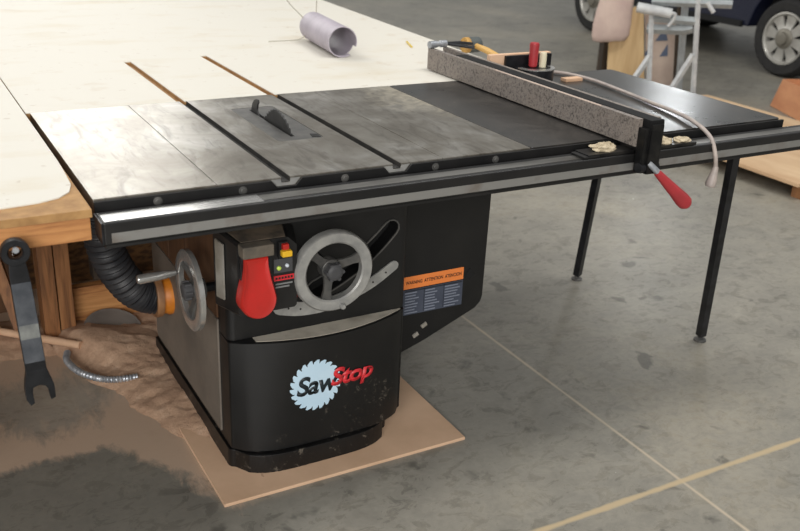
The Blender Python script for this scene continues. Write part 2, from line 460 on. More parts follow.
# ------------------------------------------------------------------ table saw
saw = thing('table_saw', 'black cabinet table saw with grey cast iron top and long front rail', 'table saw', (.55, .4, .010))

def fy(x, z=.25, bow=.066, y0=.2, cx=.5905, hw=.2545):
    """front surface of the bowed lower cabinet, flatter and fuller towards the floor"""
    t = min(1, abs((x-cx)/hw)); q = min(1, max(0, (.388-z)/.30))
    return y0-(bow-.006*q)*(1-t**(2+2.2*q))
def front_outline(x0, x1, yb, bow, y0, r=.022, ex=2):
    cx, hw = (x0+x1)/2, (x1-x0)/2
    pts = [(x1, yb), (x0, yb), (x0, y0+r)]
    for i in range(1, 5): a = PI+PI/2*i/5; pts.append((x0+r+r*math.cos(a), y0+r+r*math.sin(a)-0.0))
    for i in range(1, 24):
        x = x0+r+(x1-x0-2*r)*i/24; pts.append((x, y0-bow*(1-abs((x-cx)/hw)**ex)))
    for i in range(5): a = -PI/2+PI/2*i/5; pts.append((x1-r+r*math.cos(a), y0+r+r*math.sin(a)))
    pts.append((x1, y0+r)); return pts
# cabinet body: bowed below, flat above
cab = MB()
def ring(z, ins=0):
    q = min(1, max(0, (.388-z)/.30))
    return [Vector((p[0], p[1], z)) for p in front_outline(.336+ins, .845-ins, .92, .066-.006*q-ins, .2+ins, .010, 2+2.2*q)]
cab.loft([ring(.066, .004), ring(.070), ring(.15), ring(.22), ring(.29), ring(.35), ring(.384), ring(.388, .004)])
cab = obj('lower_cabinet', cab, 'scuffed_black', saw)
up_ = MB(); up_.prism(front_outline(.336, .848, .92, .0, .2), XY, .388, .842, .004)
upo = obj('control_panel', up_, 'black_cabinet', saw)
slot_line = spline([(.575, .492, 0), (.64, .520, 0), (.70, .553, 0), (.755, .596, 0), (.792, .632, 0)], 5)
sl = MB(); sl.prism(band(slot_line, .026, .021), XZ, .15, .25)
carve(upo, [sl])
sb = MB(); sb.prism(band(slot_line, .030, .025), XZ, .246, .2505)
obj('slot_backing', sb, 'recess_black', saw)  # black sheet stands in for the dark hollow inside the cabinet
# raised lip round the tilt slot
lip = MB(); oo = band(slot_line, .030, .025); ii = band(slot_line, .0262, .0212)
b = bmesh.new(); ro = [b.verts.new((x, .1965, z)) for x, z in oo]; ri = [b.verts.new((x, .1965, z)) for x, z in ii]
ro2 = [b.verts.new((x, .2, z)) for x, z in oo]; ri2 = [b.verts.new((x, .2, z)) for x, z in ii]
for k in range(len(oo)):
    j = (k+1) % len(oo)
    b.faces.new((ro[k], ro[j], ri[j], ri[k])); b.faces.new((ro[k], ro[j], ro2[j], ro2[k])); b.faces.new((ri[k], ri[j], ri2[j], ri2[k]))
    b.faces.new((ro2[k], ro2[j], ri2[j], ri2[k]))
lip._take(b); obj('slot_rim', lip, 'dark_casting', saw)
# dusty crescent ledge where the bowed lower front steps out from the flat panel
cr = MB(); xs = [.40+.43*i/24 for i in range(25)]
top_edge = [(x, .2015) for x in xs]; low_edge = [(x, fy(x, .388)+.005) for x in xs]
cr.prism(top_edge+low_edge[::-1], XY, .3878, .3890)
obj('ledge', cr, 'ledge_dust', saw)
# plinth
pl = MB(); pl.prism(front_outline(.330, .805, .93, .072, .2, .02, 4.5), XY, .010, .0655, .003)
obj('plinth', pl, 'scuffed_black', saw)
# left side
sp = MB(); sp.box(.331, .337, .275, .905, .085, .42, .002); obj('side_panel', sp, 'side_panel', saw)
sp = MB(); sp.box(.331, .337, .275, .905, .425, .80, .002); sp.box(.328, .332, .52, .535, .43, .79, .001); sp.box(.328, .332, .70, .715, .43, .79, .001)
obj('access_panel', sp, 'brown_panel', saw)
# motor cover on the right
mc = MB(); pts = [(.846, .150), (.985, .197), (1.165, .272), (1.185, .292), (1.190, .312), (1.196, .84), (.846, .84)]
mc.prism(pts, XZ, .32, .80, .006); mco = obj('motor_cover', mc, 'black_cabinet', saw)
dm = MB(); dm.prism([(1.136, .372), (1.155, .391), (1.136, .412), (1.118, .391)], XZ, .3190, .3196); obj('vent_hole', dm, 'recess_black', saw)
# two clips at the lower edge
for x, z in ((.955, .225), (.983, .252)):
    c = MB(); c.box(-.010, .010, -.004, .002, -.006, .006, .0015, Matrix.Translation((x, .3185, z)) @ Matrix.Rotation(-.5, 4, 'Y'))
    obj('cover_clip', c, 'white_plate', saw)
# warning sticker
lab = MB(); lab.box(.908, 1.113, .3190, .3199, .380, .419); los = obj('warning_label', lab, 'orange_label', saw); los['label'] = 'orange warning strip on the motor cover'
def fl_lab(x0, z0): return lambda u, v, d: (x0+u, .3189-d, z0+v)
text_part('lettering', 'WARNING  ATTENTION  ATENCION', 'ink', los, fl_lab(.914, .394), .192, .011, bold=.02, th=.0003)
bl = MB(); bl.box(.908, 1.113, .3191, .3199, .296, .377); blo = obj('instruction_label', bl, 'label_blue', saw); blo['label'] = 'blue-grey instruction sticker below the orange strip'
ln = MB()
for cxx in (.914, .982, 1.050):
    for r in range(8):
        w = .054*(.6+.4*random.random()); z = .366-.0092*r
        ln.box(cxx, cxx+w, .3187, .3191, z-.0018, z+.0018)
obj('text_lines', ln, 'label_line', blo, smooth=0)
dk = MB(); 
for cxx in (.9785, 1.0465): dk.box(cxx-.0008, cxx+.0008, .3186, .3191, .300, .374)
dk.box(.912, 1.110, .3186, .3191, .3705, .3745); obj('divider', dk, 'label_dark', blo, smooth=0)

# emblem on the bowed front: a toothed disc with the saw maker's lettering
def front_map(x0, z0): return lambda u, v, d: (x0+u, fy(x0+u, z0+v)-d-.0004, z0+v)
cx, cz, R = .549, .247, .0715; teeth = 22; out = []
for i in range(teeth):
    a = 2*PI*i/teeth
    for da, rr in ((0, R*.90), (.015, R*1.06), (.10, R*1.06), (.235, R*.97), (.262, R*.90)):
        out.append((a+da, rr))
rings = []
b = bmesh.new(); fm = front_map(0, 0)
nr = 7; grid = []
for q in range(1, nr+1): grid.append([b.verts.new(fm(cx+.95*rr*q/nr*math.cos(a), cz+rr*q/nr*math.sin(a), .0006)) for a, rr in out])
c0 = b.verts.new(fm(cx, cz, .0006)); n = len(out)
for k in range(n): b.faces.new((c0, grid[0][k], grid[0][(k+1) % n]))
for q in range(nr-1):
    for k in range(n): b.faces.new((grid[q][k], grid[q][(k+1) % n], grid[q+1][(k+1) % n], grid[q+1][k]))
em = MB(); em._take(b)
emb = obj('emblem', em, 'badge_blue', saw); emb['label'] = 'pale blue saw-blade emblem with black and red lettering'
fS = lambda x0, z0: (lambda u, v, d: (x0+u, fy(x0+u, z0+v)-d-.0016, z0+v))
text_part('lettering', 'Saw', 'logo_black', emb, fS(.495, .221), .119, .057, bold=.028, shear=.2, space=.95)
st_ = lambda u, v, d: (.592+u, fy(.592+u, .225+v)-d-.0022, .216+v*(1-.16*u/.13)+.030*u)
text_part('red_lettering', 'Stop', 'logo_red', emb, st_, .130, .072, bold=.035, shear=.2, space=.92)

# curved tilt scale
scl = spline([(.476, .461, 0), (.53, .447, 0), (.60, .445, 0), (.67, .460, 0), (.74, .486, 0), (.803, .523, 0)], 5)
s_ = MB(); s_.prism(band(scl, .021, .014), XZ, .1945, .200, .0012); so = obj('tilt_scale', s_, 'grey_casting', saw)
for i in range(2, len(scl)-1, 3):
    tk = MB(); p = scl[i]; tk.lathe([(.0028, 0), (.0028, .0006)], (p.x, .1945, p.y), (0, -1, 0), 10); obj('scale_hole', tk, 'ink', so)
rp = MB(); rp.prism([(.492, .470), (.512, .474), (.520, .520), (.500, .51)], XZ, .180, .1990, .001); obj('pointer', rp, 'red_plastic', saw)

# handwheels
def handwheel(name, c, d, R, label, hub='dark_casting', deep=1.0, finish='grey_casting'):
    c = Vector(c); d = Vector(d).normalized()
    rim = MB()
    prof = [(R, -.012), (R, .008), (R-.004, .013), (R-.026, .013), (R-.030, .009), (R-.028, -.012), (R-.010, -.016)]
    rim.lathe([(p, h*deep) for p, h in prof], c, d, 56, closed=True)
    w = obj(name, rim, finish, saw); w['label'] = label
    u = d.cross(Vector((0, 0, 1))).normalized(); v = d.cross(u)
    for k in range(3):
        a = math.radians(78+120*k)
        e = u*math.cos(a)+v*math.sin(a); s = u*-math.sin(a)+v*math.cos(a)
        sp_ = MB(); rings = []
        for t, wd, th, dd in ((.012, .017, .010, -.020), (.035, .011, .008, -.014), (.058, .010, .008, -.008), (R-.022, .016, .008, -.003)):
            p = c+e*t+d*dd; rings.append([p+s*wd+d*th*.5, p-s*wd+d*th*.5, p-s*wd-d*th*.5, p+s*wd-d*th*.5])
        sp_.loft(rings); obj('spoke', sp_, 'dark_casting', w)
    hb = MB(); hb.lathe([(.027, -.035), (.027, -.006), (.025, -.004)], c, d, 28); obj('hub', hb, hub, w)
    kb = MB(); kb.lathe([(.019, -.006), (.021, .0), (.021, .016), (.017, .020), (.010, .021)], c, d, 20)
    for q in range(6):
        a = q*PI/3; p = c+(u*math.cos(a)+v*math.sin(a))*.0205
        kb.lathe([(.005, .0), (.005, .017)], p, d, 8)
    obj('lock_knob', kb, 'panel_grey', w)
    sh = MB(); sh.lathe([(.012, -.10), (.012, -.03)], c, d, 18); obj('shaft', sh, 'black_metal', w)
    return w, u, v
w1, u, v = handwheel('height_handwheel', (.579, .105, .582), (0, -1, 0), .106, 'grey handwheel on the front panel')
pn = MB(); pn.lathe([(.008, .010), (.008, .020), (.006, .024)], Vector((.579, .105, .582))+Vector((.020, 0, -.094)), (0, -1, 0), 12); obj('crank_stub', pn, 'grey_casting', w1)
w2, u, v = handwheel('tilt_handwheel', (.262, .262, .522), (-1, 0, 0), .104, 'polished handwheel on the left side of the cabinet', deep=.62, finish='polished_casting')
hd = MB(); hd.lathe([(.006, .0), (.008, .012), (.011, .03), (.0125, .07), (.0125, .095), (.010, .100)], (.252, .345, .538), (-1, -.02, -.02), 18); obj('crank_handle', hd, 'polished_casting', w2)

# switch box
sw = MB()
def ringbox(x0, x1, z0, z1, y, ch, ch2=.006):
    return [(x0, y, z0+ch2), (x0+ch2, y, z0), (x1-ch2, y, z0), (x1, y, z0+ch2), (x1, y, z1-ch), (x1-ch, y, z1), (x0+ch2, y, z1), (x0, y, z1-ch2)]
sw.loft([ringbox(.306, .512, .498, .708, .2, .03), ringbox(.318, .496, .502, .700, .15, .026), ringbox(.330, .480, .506, .692, .100, .022)])
swo = obj('switch_box', sw, 'black_paint', saw)
tp = MB(); tp.prism([(.318, .199), (.476, .199), (.452, .104), (.342, .104)], lambda x, y, w: (x, y, .7084-(.2-y)*.16+w), -.001, .0012); obj('dusty_top', tp, 'dusty_top', swo)
pp = MB(); pp.loft([[(.3045, .185, .53), (.3045, .185, .68), (.3115, .150, .676), (.3115, .150, .533)], [(.3085, .186, .53), (.3085, .186, .68), (.3155, .151, .676), (.3155, .151, .533)]]); obj('side_plate', pp, 'white_plate', swo)
hg = MB(); hg.box(.332, .410, .066, .102, .664, .694, .005); obj('paddle_hinge', hg, 'grey_dusty', swo)
bk = MB(); bk.prism(rrect(.333, .409, .53, .668, .006)+[], XZ, .083, .101, .001); obj('paddle_backing', bk, 'black_metal', swo)
# red paddle: narrow at the hinge, broad and round at the bottom
prof = [(.339, .664), (.3385, .640), (.334, .610), (.327, .582), (.3225, .558)]
bot = [(.3685+.046*math.cos(a), .558+.046*math.sin(a)) for a in [PI+PI*i/14 for i in range(1, 14)]]
rgt = [(.737-x, z) for x, z in prof[::-1]]
outl = prof+bot+rgt
pd = MB(); b = bmesh.new()
def py(z, inset): return .073-.018*max(0, (.66-z)/.16)-(.010 if inset else 0)
cxm, czm = .3685, .575
o1 = [b.verts.new((x, .096, z)) for x, z in outl]; o2 = [b.verts.new((x, py(z, 0)+.004, z)) for x, z in outl]
o3 = [b.verts.new((cxm+(x-cxm)*.9, py(z, 0)-.002, czm+(z-czm)*.95)) for x, z in outl]
o4 = [b.verts.new((cxm+(x-cxm)*.6, py(z, 0)+.003, czm+(z-czm)*.7)) for x, z in outl]
n = len(outl)
for A, B in ((o1, o2), (o2, o3), (o3, o4)):
    for k in range(n): b.faces.new((A[k], A[(k+1) % n], B[(k+1) % n], B[k]))
b.faces.new(o1); b.faces.new(o4)
pd._take(b); po = obj('stop_paddle', pd, 'red_plastic', swo); po['label'] = 'large red stop paddle'
kb = MB(); kb.box(.430, .456, .088, .101, .643, .686, .003); obj('switch_surround', kb, 'recess_black', swo)
kb = MB(); kb.box(.436, .452, .078, .096, .668, .683, .003); obj('red_toggle', kb, 'red_plastic', swo)
kb = MB(); kb.box(.433, .459, .074, .096, .651, .667, .004); obj('yellow_key', kb, 'yellow_plastic', swo)
kb = MB(); kb.box(.420, .468, .0970, .1005, .604, .640, .001); ledp = obj('indicator_panel', kb, 'panel_grey', swo)
kb = MB(); kb.lathe([(.0055, 0), (.005, .004), (.002, .006)], (.432, .0972, .617), (0, -1, 0), 14); obj('green_light', kb, 'led_green', ledp)
kb = MB(); kb.lathe([(.005, 0), (.0045, .004), (.002, .006)], (.453, .0972, .621), (0, -1, 0), 14); obj('white_light', kb, 'led_white', ledp)
kb = MB(); kb.box(.420, .472, .0985, .1002, .583, .596); rs = obj('red_sticker', kb, 'logo_red', swo)
kb = MB()
for q in range(6): kb.box(.424+.0078*q, .4295+.0078*q, .0982, .0986, .5865, .5925)
obj('text_lines', kb, 'ink', rs, smooth=0)
kb = MB()
for q in range(2): kb.box(.424, .468-.008*q, .0985, .1002, .572-.008*q, .576-.008*q)
obj('small_print', kb, 'grey_print', swo, smooth=0)

# dust port on the left side
po_ = MB(); po_.lathe([(.060, -.006), (.060, .012), (.056, .018), (.054, .030)], (.334, .73, .30), (-1, 0, 0), 36); obj('dust_port', po_, 'orange_plastic', saw)

# table top: left wing, main table with two slots, right wing
def slab(name, x0, x1, cut, m='cast_iron'):
    s = MB(); s.box(x0, x1, 0, .762, Z-.038, Z, .0022)
    o = obj(name, s, m, saw)
    if cut: carve(o, cut)
    return o
def slot(xc): c = MB(); c.box(xc-.0105, xc+.0105, -.1, .9, Z-.012, Z+.02); return c
def chamf(xc): c = MB(); c.prism([(xc-.014, -.01), (xc-.0105, .012), (xc+.0105, .012), (xc+.014, -.01)], XY, Z-.012, Z+.02); return c
S1, S2 = .4116, .6895
slab('extension_wing', 0, .2570, None)
ins = MB(); ins.prism(rrect(.505, .628, .27, .628, .012), XY, Z-.012, Z+.02)
slab('main_table', .2576, .8150, [slot(S1), slot(S2), ins])
slab('extension_wing', .8156, XR, None)
for xc in (S1, S2):
    g = MB(); g.box(xc-.0104, xc-.0096, .0005, .7615, Z-.0119, Z-.0012); g.box(xc+.0096, xc+.0104, .0005, .7615, Z-.0119, Z-.0012); g.box(xc-.0096, xc+.0096, .0005, .7615, Z-.0119, Z-.0112)
    obj('slot_liner', g, 'slot_dark', saw, smooth=0)  # dark liner added so the worn slots do not mirror the bright doorway
ip = MB(); ip.prism(rrect(.506, .627, .271, .627, .0115), XY, Z-.0118, Z-.0004, .0004)
ipo = obj('throat_plate', ip, 'dark_casting', saw)
c = MB(); c.box(.5515, .5625, .305, .605, Z-.05, Z+.05); carve(ipo, [c])
kb = MB(); kb.box(.5515, .5625, .305, .605, Z-.0119, Z-.0105); obj('blade_slot', kb, 'recess_black', saw)
pk = MB(); pk.prism([(.6, .282), (.622, .278), (.624, .305), (.606, .312)], XY, Z-.0004, Z+.0008); obj('finger_hole', pk, 'recess_black', ipo)
# blade
Rb, yb_, zb = .127, .405, Z+.043-.127
bl_ = MB(); out = []
nt = 48
for i in range(nt):
    a = 2*PI*i/nt
    for da, rr in ((0, Rb*.955), (.012, Rb), (.045, Rb*.995), (.10, Rb*.955)): out.append((a+da, rr))
arc = [(yb_+r*math.cos(a), zb+r*math.sin(a)) for a, r in out if zb+r*math.sin(a) > Z-.010]
arc.sort(key=lambda p: math.atan2(p[1]-zb, p[0]-yb_))
bl_.prism(arc, YZ, .5552, .5588); obj('blade', bl_, 'blade_dark', saw)
rk = MB(); rk.prism([(.535, Z-.01), (.592, Z-.01), (.594, Z+.006), (.586, Z+.022), (.572, Z+.034), (.556, Z+.040), (.544, Z+.040), (.540, Z+.034), (.548, Z+.026), (.552, Z+.012), (.545, Z+.002)], YZ, .5545, .5590)
obj('riving_knife', rk, 'blade_dark', saw)

# front angle rail with notches below the slots, bolts
top = [(0, Z-.004)]
for xc in (S1, S2): top += [(xc-.036, Z-.004), (xc-.022, Z-.020), (xc+.022, Z-.020), (xc+.036, Z-.004)]
top += [(1.99, Z-.004), (1.99, .80), (0, .80)]
ar = MB(); ar.prism(top, XZ, -.008, -.0004, .0006); ar.box(0, 2.12, -.090, -.0078, .803, .8095)
aro = obj('front_angle', ar, 'black_paint', saw)
for xc in (S1, S2):
    nb = MB(); nb.prism([(xc-.034, Z-.0042), (xc-.021, Z-.0195), (xc+.021, Z-.0195), (xc+.034, Z-.0042), (xc+.012, Z-.0042), (xc+.0095, Z-.013), (xc-.0095, Z-.013), (xc-.012, Z-.0042)], XZ, -.0004, .0008)
    obj('slot_end', nb, 'grey_casting', saw)
for x in (.127, .31, .552, .79, .962):
    bo = MB(); bo.lathe([(.0095, 0), (.0095, .0015), (.006, .002), (.006, .005), (.0045, .006)], (x, -.008, .859), (0, -1, 0), 18); obj('bolt', bo, 'dark_casting', aro)
# square rail tube with worn top, painted-in top highlight and pale face strip
rt = MB(); rt.box(-.002, 2.16, -.092, -.026, .810, .857, .004, seg=3)
rto = obj('rail_tube', rt, 'black_paint', saw)
ts = MB(); ts.box(.33, 2.10, -.078, -.046, .8568, .8576); obj('rail_tape', ts, 'tape_strip', rto)
ts = MB(); ts.box(.002, .329, -.086, -.040, .8568, .8578); obj('highlight_tape', ts, 'highlight_tape', rto)  # brighter strip paints in the highlight on the rail's left end
fs = MB(); fs.box(.012, 2.158, -.0932, -.0918, .8150, .8345); obj('face_strip', fs, 'steel_strip', rto)
ec = MB(); ec.box(-.006, -.0015, -.091, -.027, .811, .856, .001); obj('end_cap', ec, 'black_metal', rto)
# laminated extension table with legs
et = MB(); et.prism(rrect(XR+.001, 1.985, 0, .762, .014), XY, Z-.034, Z-.0005, .002)
eto = obj('extension_table', et, 'black_laminate', saw)
ef = MB(); ef.box(XR+.02, 1.96, .02, .05, .79, Z-.034); ef.box(XR+.02, 1.96, .66, .70, .79, Z-.034); ef.box(1.93, 1.96, .05, .66, .79, Z-.034)
obj('table_frame', ef, 'black_paint', saw)
for a, b_ in (((1.945, .110, .842), (2.093, .237, .022)), ((1.945, .680, .842), (2.030, .855, .022))):
    lg = MB(); A, B = Vector(a), Vector(b_); d = (B-A).normalized()
    lg.tube([A, B], .0185, 4); lo = obj('leg', lg, 'black_metal', saw)
    ft = MB(); ft.lathe([(.022, 0), (.022, .006), (.010, .012), (.008, .03)], (B.x+.001, B.y+.002, .0), (0, 0, 1), 18); obj('foot', ft, 'dark_casting', lo)

# ------------------------------------------------------------------ rip fence
fn = thing('rip_fence', 'long rip fence with speckled laminate faces and red lever standing across the saw top', 'fence', (1.36, .4, Z))
f = MB(); f.box(1.326, 1.343, -.10, .950, Z+.003, Z+.075, .0015); obj('face_plate', f, 'fence_face', fn)
f = MB(); f.box(1.3432, 1.386, -.13, .80, Z+.004, Z+.0765, .003); obj('beam', f, 'beam_black', fn)
f = MB(); f.box(1.3862, 1.402, -.10, .950, Z+.003, Z+.075, .0015); obj('face_plate', f, 'fence_face', fn)
f = MB(); f.box(1.327, 1.334, .05, .55, Z+.0745, Z+.0762); cho = obj('chalk_line', f, 'pink_board', fn); cho['label'] = 'pinkish worn line along the top of the fence face'
f = MB(); f.box(1.19, 1.56, -.086, -.030, .8582, .8662, .001); obj('guide_bar', f, 'worn_black_steel', fn)
f = MB(); f.box(1.3445, 1.385, -.135, -.099, .812, Z+.066, .004); f.box(1.330, 1.352, -.128, -.100, .815, Z+.055, .003)
f.box(1.378, 1.398, -.120, -.100, .84, Z+.072, .003); f.box(1.34, 1.39, -.10, -.02, .8665, .882, .002)
obj('head', f, 'worn_black_steel', fn)
f = MB(); f.lathe([(.013, -.012), (.013, .05)], (1.340, -.120, .828), (1, 0, 0), 16); obj('cam', f, 'black_metal', fn)
f = MB(); f.tube([(1.352, -.130, .842), (1.372, -.143, .822), (1.386, -.146, .806)], .008, 12); lv = obj('lever', f, 'galvanised', fn)
g = MB(); A = Vector((1.372, -.145, .819)); B = Vector((1.496, -.147, .716)); d = (B-A); L = d.length
g.lathe([(.0085, 0), (.010, .004), (.012, L*.2), (.0165, L*.6), (.020, L*.82), (.0195, L*.93), (.013, L*1.0), (.005, L*1.02)], A, d, 24)
gr = obj('grip', g, 'red_rubber', lv); gr['label'] = 'red tapered grip'
f = MB(); f.box(1.175, 1.225, -.088, -.034, .8585, .8635, .001); obj('cursor', f, 'black_paint', fn)

# wood crumbs on the rail
def crumb(label, c, s, seed):
    rr = random.Random(seed); b = bmesh.new(); bmesh.ops.create_icosphere(b, subdivisions=4, radius=1)
    for v in b.verts:
        q = 1+.35*noise.noise(v.co*1.7+Vector((seed, 0, 0)))
        q2 = 1+.5*noise.noise(v.co*5+Vector((seed, 2, 0))); v.co = Vector((v.co.x*s[0]*q, v.co.y*s[1]*q, max(v.co.z*s[2]*q*q2, -s[2]*.5)))+Vector(c)
    m = MB(); m._take(b); zz = min(v.co.z for v in m.bm.verts)
    return tag(obj('wood_chip_heap', m, 'chips', smooth=0), label, 'wood chips')
crumb('pale heap of wood chips on the rail left of the fence head', (1.262, -.055, .8715), (.040, .024, .0105), 3)
crumb('pale heap of wood chips on the rail just right of the fence head', (1.455, -.055, .8712), (.036, .024, .010), 5)
crumb('white crumb of wood chips farther right along the rail beside the hose', (1.530, -.062, .8697), (.026, .019, .007), 9)

# ------------------------------------------------------------------ outfeed table behind the saw
of = thing('outfeed_table', 'large white melamine outfeed table behind the saw with two brown slots', 'table', (.5, 2.0, 0))
edge = [(-.010, .7635), (1.625, .7635), (1.745, 2.95), (1.79, 3.75), (-.010, 3.75)]
t = MB(); t.prism(edge, XY, Z-.040, Z-.0035); core = obj('tabletop', t, 'mdf', of, smooth=0)
t = MB(); t.prism([(x, y) for x, y in edge], XY, Z-.0034, Z-.0006); lamo = obj('laminate_sheet', t, 'melamine', of, smooth=0)
def groove(xc, y1): c = MB(); c.box(xc-.0115, xc+.0115, .70, y1, Z-.013, Z+.02); return c
for o in (core, lamo): carve(o, [groove(S1-.006, 1.375), groove(S2-.010, 1.41)])
def post(x0, x1, y0, y1, z1=Z-.041): m = MB(); m.box(x0, x1, y0, y1, 0, z1, .003); return m
obj('leg', post(.018, .066, 1.12, 1.22), 'pine_z', of); obj('leg', post(.070, .118, 1.13, 1.20), 'pine_z', of)
obj('leg', post(1.40, 1.49, 1.50, 1.59), 'pine_z', of); obj('leg', post(1.5, 1.59, 3.4, 3.49), 'pine_z', of); obj('leg', post(.02, .11, 3.4, 3.49), 'pine_z', of)
a = MB(); a.box(.02, 1.48, .80, .84, .74, Z-.041, .003); obj('apron', a, 'pine_x', of)
a = MB(); a.box(1.45, 1.49, .85, 3.4, .74, Z-.041, .003); obj('apron', a, 'pine_y', of)
a = MB(); a.box(.12, 1.39, 1.21, 1.25, .0, .155, .003); obj('stretcher', a, 'pine_x', of)
a = MB(); a.box(.0, 1.38, 1.62, 1.64, 0, .83); obj('back_panel', a, 'osb', of)
a = MB(); a.box(.21, .25, 1.25, 1.32, .156, .834, .003); obj('stud', a, 'dark_wood', of)

# bench to the left of the saw
lb = thing('side_bench', 'pine bench with worn white top left of the saw', 'bench', (-.5, .6, 0))
t = MB(); t.box(-1.5, -.0125, -.048, 3.75, Z-.020, Z-.0032, .001); obj('tabletop', t, 'mdf', lb)
rim = [(-.0135, 3.748), (-1.498, 3.748), (-1.498, .022)]
rim += [(-.42, .010), (-.30, .016), (-.17, .014), (-.10, .022), (-.057, .040), (-.032, .070), (-.020, .115), (-.016, .20), (-.0135, .30)]
t = MB(); t.prism(rim, XY, Z-.0031, Z-.0006); obj('laminate_sheet', t, 'melamine', lb, smooth=0)
a = MB(); a.box(-1.48, -.016, -.044, -.006, .808, Z-.0205, .003); obj('apron', a, 'pine_x', lb)
a = MB(); a.box(-.054, -.016, -.005, 3.74, .812, Z-.0205, .003); obj('apron', a, 'pine_y', lb)
a = MB(); a.box(-.60, -.52, 1.22, 1.31, 0, Z-.0205, .003); obj('leg', a, 'pine_z', lb)
a = MB(); a.box(-1.45, -1.36, 0, .09, 0, .807, .003); obj('leg', a, 'pine_z', lb)
a = MB(); a.box(-.62, -.53, .15, .24, 0, .73, .003); lgx = obj('leg', a, 'pine_z', lb)
a = MB(); a.box(-1.30, -.02, 1.45, 1.47, 0, .835); obj('back_panel', a, 'brown_panel', lb)
a = MB(); a.tube([(-.20, 1.40, .835), (-.045, 1.17, .03)], .025, 4); br = obj('brace', a, 'pine_z', lb)

# ------------------------------------------------------------------ flexible dust hose
path = spline([(.306, .73, .30), (.268, .73, .308), (.220, .725, .345), (.172, .715, .43), (.145, .70, .53), (.142, .69, .63), (.170, .69, .73), (.23, .70, .79)], 26)
rad = [.050+.004*math.sin(i*1.35) for i in range(len(path))]
m = MB(); m.tube(path, .05, 28, True, rad)
dh = obj('dust_hose', m, 'hose_black'); tag(dh, 'black ribbed dust hose curving from the saw cabinet up under the table', 'hose')
m = MB(); m.lathe([(.063, 0), (.064, .014), (.061, .02), (.0612, .0201)], (.302, .73, .301), (-1, 0, .05), 32); cl = obj('clamp_ring', m, 'duct_collar', dh)

# ------------------------------------------------------------------ wrench hung on the bench apron
wr = thing('wrench', 'big black open-ended wrench hung from the bench apron', 'wrench', (-.164, -.085, .822))
m = MB(); ang = math.radians(2.5)
def wpt(u, v, w): return (-.164+u*math.cos(ang)-v*math.sin(ang)*-1*0+(-v)*math.sin(ang)*1.0, w, .822+v+u*math.sin(ang)*.3)
rg = MB(); rg.lathe([(.0265, -.007), (.0265, .007), (.025, .009), (.015, .009), (.0125, .006), (.0125, -.006), (.015, -.009), (.025, -.009)], (-.164, -.085, .822), (0, 1, 0), 36, closed=True)
rg = obj('ring_end', rg, 'wrench_black', wr)
sh = [(-.015, -.020), (.015, -.020), (.0175, -.05), (.019, -.10), (.0195, -.18), (.0195, -.262), (-.0195, -.262), (-.0195, -.18), (-.019, -.10), (-.0175, -.05)]
m = MB(); m.prism(sh, wpt, -.091, -.079, .002); obj('shank', m, 'wrench_black', wr)
lb1 = MB(); lb1.prism([(-.0175, -.062), (.0175, -.062), (.0185, -.232), (-.0185, -.232)], wpt, -.0922, -.0908); ll = obj('grip_label', lb1, 'wrench_label', wr)
lb2 = MB(); lb2.prism([(-.0178, -.150), (.0178, -.150), (.0178, -.180), (-.0178, -.180)], wpt, -.0927, -.0920); obj('pale_sticker', lb2, 'wrench_pale', ll)
jaw = [(-.0190, -.250), (.0190, -.250), (.0245, -.272), (.0285, -.290), (.0275, -.318), (.018, -.322), (.0165, -.312), (.0160, -.296), (.011, -.288), (0, -.284), (-.011, -.288), (-.0135, -.298), (-.0130, -.322), (-.021, -.327), (-.0275, -.312), (-.0275, -.290), (-.0245, -.272)]
m = MB(); m.prism(jaw, wpt, -.092, -.078, .0015); obj('open_jaw', m, 'wrench_black', wr)
m = MB(); m.lathe([(.0035, 0), (.0035, .060), (.006, .061), (.006, .064)], (-.164, -.038, .8305), (0, -1, 0), 12); tag(obj('nail', m, 'galvanised'), 'steel nail in the bench apron that carries the wrench', 'nail')

# ------------------------------------------------------------------ sawdust on the floor
def dust():
    b = bmesh.new(); nx, ny = 190, 170; x0, x1, y0, y1 = -.95, .62, .12, 1.44
    V = []
    for j in range(ny+1):
        row = []
        for i in range(nx+1):
            x = x0+(x1-x0)*i/nx; y = y0+(y1-y0)*j/ny
            p = Vector((x, y, 0))
            n1 = noise.fractal(p*4.5, 1.0, 2.0, 5); n2 = noise.fractal(p*18+Vector((3, 1, 0)), 1.0, 2.0, 3); n3 = noise.fractal(p*42, 1.0, 2.0, 2)
            e = y-(1.03 if x < .03 else 1.03-3.0*(x-.03))
            e = min(e, .45)*(.45 if x > .03 else 1)
            e = min(e, 1.42-y)
            if x > .40: e = min(e, y-.96, .60-x)
            hgt = .030*max(0, min(1, (e+.04)/.34))**.8
            hgt += .035*math.exp(-((x-.1)**2+(y-1.06)**2)/.016)+.03*math.exp(-((x-.22)**2+(y-.98)**2)/.02)
            hgt += .016*math.exp(-((x+.2)**2+(y-1.25)**2)/.03)
            t = max(0, min(1, (e+.03+.05*n1)/.16))
            z = -.012+.012*min(1, t*1.6)+t*(hgt+.009*n1+.005*n2+.0022*n3)
            row.append(b.verts.new((x, y, z)))
        V.append(row)
    for j in range(ny):
        for i in range(nx):
            q = (V[j][i], V[j][i+1], V[j+1][i+1], V[j+1][i])
            if max(v.co.z for v in q) > -.008: b.faces.new(q)
    for v in [v for v in b.verts if not v.link_faces]: b.verts.remove(v)
    m = MB(); m._take(b); return m
tag(obj('sawdust_heap', dust(), 'dust', smooth=80), 'tan sawdust drifted over the floor under the bench and beside the saw', 'sawdust', kind='stuff')

